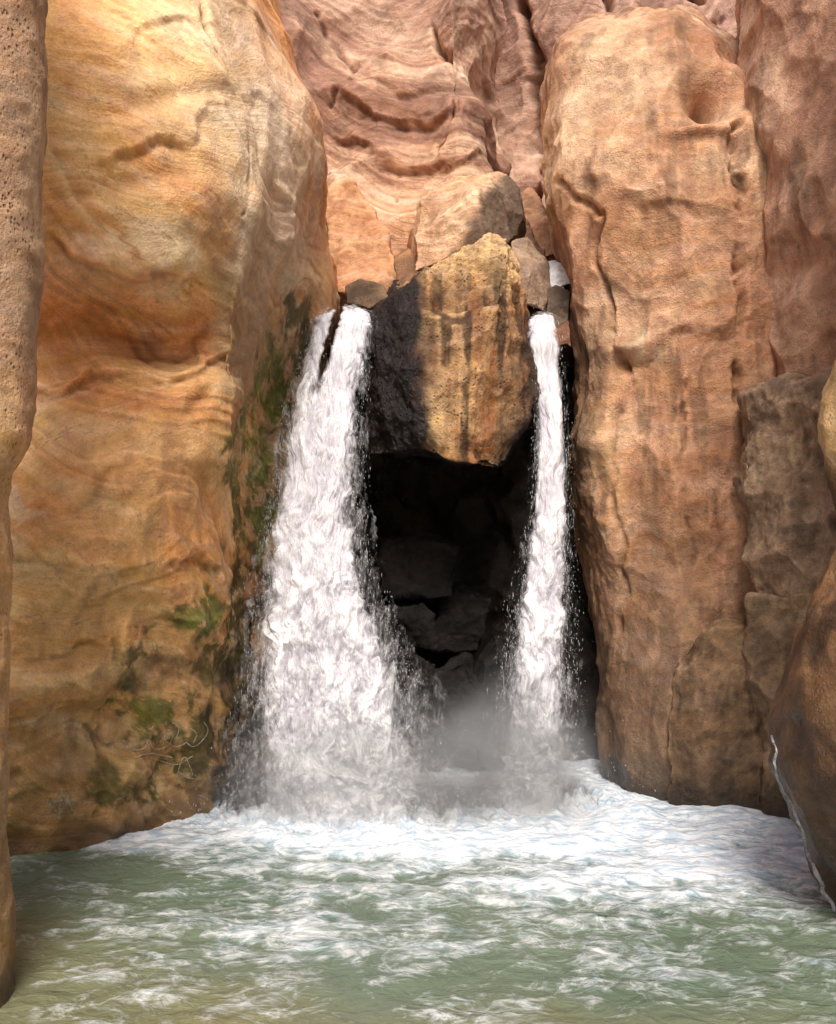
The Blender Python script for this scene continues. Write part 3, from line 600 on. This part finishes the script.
def fallgrid(ctrl,nu,nv,seed,dy,bulge,amp,inset=0,fx=4.6,fz=1.9):
    c=np.array(ctrl,float); K_=np.concatenate([[0],np.cumsum(np.abs(np.diff(c[:,2]))+1)])
    R=hermite(K_,np.linspace(0,K_[-1],nv),c)
    pxL,pxR,py,Y=R.T; u=np.linspace(0,1,nu)
    U,_=np.meshgrid(u,np.arange(nv)); ins=inset*np.linspace(.1,1,nv)
    pl=(pxL-ins)[:,None]; prr=(pxR+ins)[:,None]
    PX=pl+(prr-pl)*U; YY=Y[:,None]+dy-bulge*np.sin(np.pi*U)**.7
    Z=(CH+(HY-py)/F*Y)[:,None]+0*U; Xw=(PX-CX)/F*Y[:,None]
    G=np.stack([Xw,YY,Z],2); n=gnorm(G); V=G.reshape(-1,3); Nn=n.reshape(-1,3)
    tt=np.repeat(np.linspace(0,1,nv),nu)
    q=(V+wv(V,2.5,.08,seed+60))*[fx,fx*.6,fz]
    h1=fbm(q*[1.2,1,.45],1,4,seed,.5,2); h2=fbm(q,1.1,4,seed+3,.5,2); k=sstep(.2,.6,tt)
    h=h1*(1-k)+h2*k+.4*fbm(V*[3,2,.5],1,3,seed+5)
    V=V+Nn*(amp*h*(.25+.75*sstep(0,.4,tt)))[:,None]
    return V,h,np.minimum(U,1-U).ravel()*2,tt,U.ravel()
def octa(cent,rad,axis):
    base_=np.array([[1,0,0],[0,1,0],[-1,0,0],[0,-1,0],[0,0,1],[0,0,-1]],float)
    n=len(cent); V=np.zeros((n,6,3))
    V[:]=base_[None]; V=V*rad[:,None,None]; V[:,4]=axis*rad[:,None]; V[:,5]=-axis*rad[:,None]*1.4
    V=V+cent[:,None]
    f=np.array([[0,1,4],[1,2,4],[2,3,4],[3,0,4],[1,0,5],[2,1,5],[3,2,5],[0,3,5]])
    Fc=(f[None]+(np.arange(n)*6)[:,None,None]).reshape(-1,3)
    return V.reshape(-1,3),Fc
def waterfall(label,ctrl,seed,nu,nv,bulge,amp,ndrop,inset,split=None,thin=0,splash=None):
    V,h,ed,tt,U=fallgrid(ctrl,nu,nv,seed,0,bulge,amp)
    dens=sstep(0,.6,ed)*1.9-.6-(.35+thin)*sstep(.4,1,tt)+.25*sstep(.2,0,tt)
    if split: dens-=2.4*np.exp(-((U-split+.35*tt)/.08)**2)*sstep(.22,.10,tt)
    main=mk('waterfall',V,gfaces(nv,nu),fall_mat('falling_water',-.2,1.05,seed),{'dens':dens,'hgt':h},category='waterfall',label=label)
    for k,(dy,ins,off,am) in enumerate(((-.10,8,0,.65),(.10,inset,-.05,.5))):
        V2,h2,ed2,tt2,U2=fallgrid(ctrl,nu,nv,seed+11+k*7,dy,bulge,amp*1.3,ins,6,1.4)
        d2=sstep(0,.8,ed2)*.75-.42+off+.2*tt2-thin*.4
        if split: d2-=2.4*np.exp(-((U2-split+.35*tt2)/.08)**2)*sstep(.20,.09,tt2)
        mk('water_veil',V2,gfaces(nv,nu),fall_mat('thin_falling_water',-.4,1.3,seed+k+3,am,17,.11,(.72,.70,.74,1)),{'dens':d2,'hgt':h2+.4},parent=main)
    if splash:
        for k in range(2):
            V3,h3,ed3,tt3,U3=fallgrid(splash,nu,200,seed+31+k*7,-.12*k,.25,.12,0,3.0,3.0)
            d3=sstep(0,1.0,ed3)*sstep(0,.9,tt3)*1.45-.95
            mk('water_splash',V3,gfaces(200,nu),fall_mat('splashing_spray',-.8,1.5,seed+k+43,.62,5,.8,(.84,.87,.92,1)),{'dens':d3,'hgt':h3+.8},parent=main)
    r=np.random.RandomState(seed)
    idx=r.randint(0,len(V),ndrop*3); w=(1-ed[idx])**1.5*.9+.12; w*= .1+.9*tt[idx]; idx=idx[r.rand(len(idx))<w][:ndrop]
    c=V[idx].copy(); e=(1-ed[idx]); sd=np.sign(U[idx]-.5)
    c[:,0]+=r.normal(size=len(c))*(.01+.04*tt[idx])+sd*r.exponential(.03,len(c))*e*tt[idx]
    c[:,1]-=np.abs(r.normal(size=len(c)))*.08; c[:,2]+=r.normal(size=len(c))*.05
    rad=r.uniform(.001,.0032,len(c)); ax=np.stack([r.normal(size=len(c))*.3,0*rad,np.full(len(c),1.5)+r.exponential(3,len(c))],1)
    dv,df=octa(c,rad,ax); mk('water_spray',dv,df,m_drop,parent=main,kind='stuff')
    return main
ctl=[(316,374,312,10.2),(313,380,316,9.7),(309,381,322,9.3),(303,376,345,9.05),(292,369,390,8.85),(278,365,450,8.65),(265,366,520,8.5),(256,376,580,8.35),(247,398,630,8.28),(241,420,680,8.2),(237,432,730,8.12),(232,442,790,8.05),(228,448,815,8.0)]
wfL=waterfall('wide white frothy waterfall plunging down beside a mossy cliff',ctl,301,300,640,.22,.085,4200,20,split=.42,splash=[(280,430,660,8.0),(240,458,700,7.95),(220,480,745,7.9),(205,500,785,7.85),(195,520,822,7.75)])
ctr=[(532,552,316,10.2),(527,556,318,9.6),(525,558,326,9.3),(528,564,370,9.15),(533,569,430,9.05),(530,571,500,8.95),(518,573,570,8.85),(505,574,640,8.78),(496,575,700,8.7),(488,577,760,8.65),(482,580,800,8.6)]
wfR=waterfall('narrow white waterfall dropping past the brown pillar',ctr,351,160,640,.12,.055,3200,14,thin=.5,splash=[(495,575,660,8.5),(482,585,700,8.45),(462,595,740,8.4),(446,604,780,8.35),(430,614,806,8.25)])
r=np.random.RandomState(9); n=7000
k=r.rand(n)<.68
cx=np.where(k,r.normal(-.6,.7,n),r.normal(1.1,.4,n)); cy=np.where(k,r.normal(7.8,.28,n),r.normal(8.4,.22,n)); cz=.02+r.exponential(.17,n)
c=np.stack([cx,cy,cz],1); c=c[cz<.9]
rad=r.uniform(.001,.0045,len(c)); ax=np.stack([r.normal(size=len(c))*.8,r.normal(size=len(c))*.3,r.normal(size=len(c))*1.6],1)+1e-3
dv,df=octa(c,rad,ax); mk('water_spray',dv,df,m_drop,parent=wfL,kind='stuff')
def mist(parent,cx,cy,cz,rx,ry,rz,dens):
    bm=bmesh.new(); bmesh.ops.create_icosphere(bm,subdivisions=3,radius=1.0)
    V=np.array([v.co[:] for v in bm.verts])*[rx,ry,rz]+[cx,cy,cz]; V[:,2]=np.maximum(V[:,2],.0); Fc=np.array([[v.index for v in f.verts] for f in bm.faces]); bm.free()
    m,nt,N,L=newmat('mist'); out=N.new('ShaderNodeOutputMaterial'); s=N.new('ShaderNodeVolumeScatter'); L.new(s.outputs[0],out.inputs['Volume'])
    try: m.cycles.volume_step_rate=4.0
    except Exception: pass
    s.inputs['Color'].default_value=(.985,.99,1,1)
    g=N.new('ShaderNodeNewGeometry'); pos=g.outputs['Position']
    mp=N.new('ShaderNodeVectorMath'); mp.operation='SUBTRACT'; L.new(pos,mp.inputs[0]); mp.inputs[1].default_value=(cx,cy,cz)
    d=N.new('ShaderNodeVectorMath'); d.operation='DIVIDE'; L.new(mp.outputs[0],d.inputs[0]); d.inputs[1].default_value=(rx,ry,rz)
    ln=N.new('ShaderNodeVectorMath'); ln.operation='LENGTH'; L.new(d.outputs[0],ln.inputs[0])
    f=mrange(N,L,ln.outputs['Value'],.05,1,1,0,True)
    q=math_(N,L,'MULTIPLY',f,mrange(N,L,noise(N,L,pos,2.0,1,.5,0),.35,.7,.4,1.3))
    L.new(math_(N,L,'MULTIPLY',q,dens),s.inputs['Density'])
    mk('mist',V,Fc,m,parent=parent,kind='stuff')
mist(wfL,-.1,7.8,.15,2.3,1.0,1.1,1.9)
mist(wfR,.9,8.2,.25,1.0,.65,1.3,1.8)
# trickle on near-right rock: follow the rock silhouette line down to the pool
bq=BVHTree.FromPolygons([tuple(v) for v in VQ],[tuple(f) for f in gfaces(560,300).tolist()])
cam_o=Vector((0,0,CH))
tp=[]
for yy in range(735,912,4):
    for xx in range(760,836):
        d_=(Vector(P(xx,yy,5))-cam_o).normalized(); hq=bq.ray_cast(cam_o,d_)
        if hq[0] is not None:
            d_=(Vector(P(xx+4+2*math.sin(yy*.11),yy,5))-cam_o).normalized(); h2=bq.ray_cast(cam_o,d_)
            if h2[0] is not None and h2[0].z>-.02: tp.append(h2[0]-d_*.015)
            break
TV=[];TF=[]
for i,p in enumerate(tp):
    wd=.007+.014*i/len(tp)+.003*math.sin(i*1.3)
    p=np.array(p); TV+=[p+[-wd,0,0],p+[0,-.008,0],p+[wd,0,0]]
    if i: a=len(TV)-3; TF+=[(a-3,a-2,a+1,a),(a-2,a-1,a+2,a+1)]
TV=np.array(TV)
mk('water_trickle',TV,TF,fall_mat('trickling_water',-.7,.8,5,.7,30),{'dens':np.tile([.0,.4,.0],len(tp)),'hgt':np.zeros(len(TV))},parent=nearR)
# ---------------------------------------------------------------- scratched inscription
bvh=BVHTree.FromPolygons([tuple(v) for v in VL],[tuple(f) for f in gfaces(700,520).tolist()])
def onwall(px,py):
    d=(Vector(P(px,py,5))-cam_o).normalized(); h=bvh.ray_cast(cam_o,d)
    return (h[0],h[1]) if h[0] else None
strokes=[[(122,740),(130,750),(144,748),(148,738)],[(148,738),(153,748),(166,746),(172,736),(168,730),(164,738),(176,746),(186,742)],[(186,742),(192,746),(200,742),(207,730),(203,722)],
 [(183,722),(186,716)],[(134,758),(150,753),(172,757)],[(172,722),(178,728),(176,738)],[(150,730),(153,726)],[(160,760),(176,764),(192,756)],[(190,728),(196,734),(193,742)],
 [(176,777),(184,757),(191,770)],[(178,771),(188,777),(204,779)],
 [(50,797),(58,814),(70,792)],[(48,812),(62,796),(74,814)],[(61,788),(59,818)],[(46,801),(74,801)]]
m_sc,nt,N,L=newmat('scratched_stone'); out=N.new('ShaderNodeOutputMaterial'); b=N.new('ShaderNodeBsdfPrincipled'); L.new(b.outputs[0],out.inputs[0])
g=N.new('ShaderNodeNewGeometry'); c=mixrgb(N,L,mrange(N,L,noise(N,L,g.outputs['Position'],30,5),.35,.65),(.24,.19,.11,1),(.52,.44,.30,1)); L.new(c,b.inputs['Base Color']); b.inputs['Roughness'].default_value=.95
SV=[];SF=[]
for si,st in enumerate(strokes):
    pts=np.array(st,float); dd=np.concatenate([[0],np.cumsum(np.linalg.norm(np.diff(pts,axis=0),axis=1))])
    n=max(6,int(dd[-1]/1.2)); pp=hermite(dd,np.linspace(0,dd[-1],n),pts)
    hits=[onwall(*p) for p in pp]; hits=[h for h in hits if h]
    wd=.0050 if si<11 else .0075
    for i,(h,nn) in enumerate(hits):
        if nn.dot(cam_o-h)<0: nn=-nn
        t=(hits[min(i+1,len(hits)-1)][0]-hits[max(i-1,0)][0]).normalized(); s=t.cross(nn).normalized()*wd
        k0=len(SV); SV+= [h+nn*.008-s, h+nn*.012, h+nn*.008+s]
        if i>0 and (h-hits[i-1][0]).length<.10: SF+=[(k0-3,k0-2,k0+1,k0),(k0-2,k0-1,k0+2,k0+1)]
mk('carved_inscription',np.array([tuple(v) for v in SV]),SF,m_sc,parent=cliffL,label='pale scratched handwriting and star on mossy rock')
# ---------------------------------------------------------------- light, world, camera
sc=bpy.context.scene
w=bpy.data.worlds.new("World"); sc.world=w; w.use_nodes=True; nt=w.node_tree
bg=nt.nodes['Background']; sky=nt.nodes.new('ShaderNodeTexSky'); sky.sky_type='NISHITA'; sky.sun_disc=False
EL,AZ=math.radians(48),math.radians(180)
sky.sun_elevation=EL; sky.sun_rotation=AZ; sky.air_density=1.0; sky.dust_density=3.0; sky.ozone_density=.6
nt.links.new(sky.outputs[0],bg.inputs[0]); bg.inputs[1].default_value=.15
sd=bpy.data.lights.new('sun','SUN'); sd.energy=4.0; sd.angle=math.radians(26); sd.color=(1,.95,.88)
so=bpy.data.objects.new('sun',sd); sc.collection.objects.link(so)
dv=Vector((math.sin(AZ)*math.cos(EL),math.cos(AZ)*math.cos(EL),math.sin(EL))); so.rotation_euler=dv.to_track_quat('Z','Y').to_euler(); so.location=(0,0,20)
cd=bpy.data.cameras.new('camera'); co=bpy.data.objects.new('camera',cd); sc.collection.objects.link(co)
co.location=(0,0,CH); co.rotation_euler=(math.radians(90),0,0); cd.sensor_fit='HORIZONTAL'; cd.sensor_width=36; cd.lens=36*F/836; cd.shift_y=88/836; cd.clip_end=2000; cd.clip_start=.05
sc.camera=co
sc.view_settings.view_transform='Standard'; sc.view_settings.look='None'; sc.view_settings.exposure=0
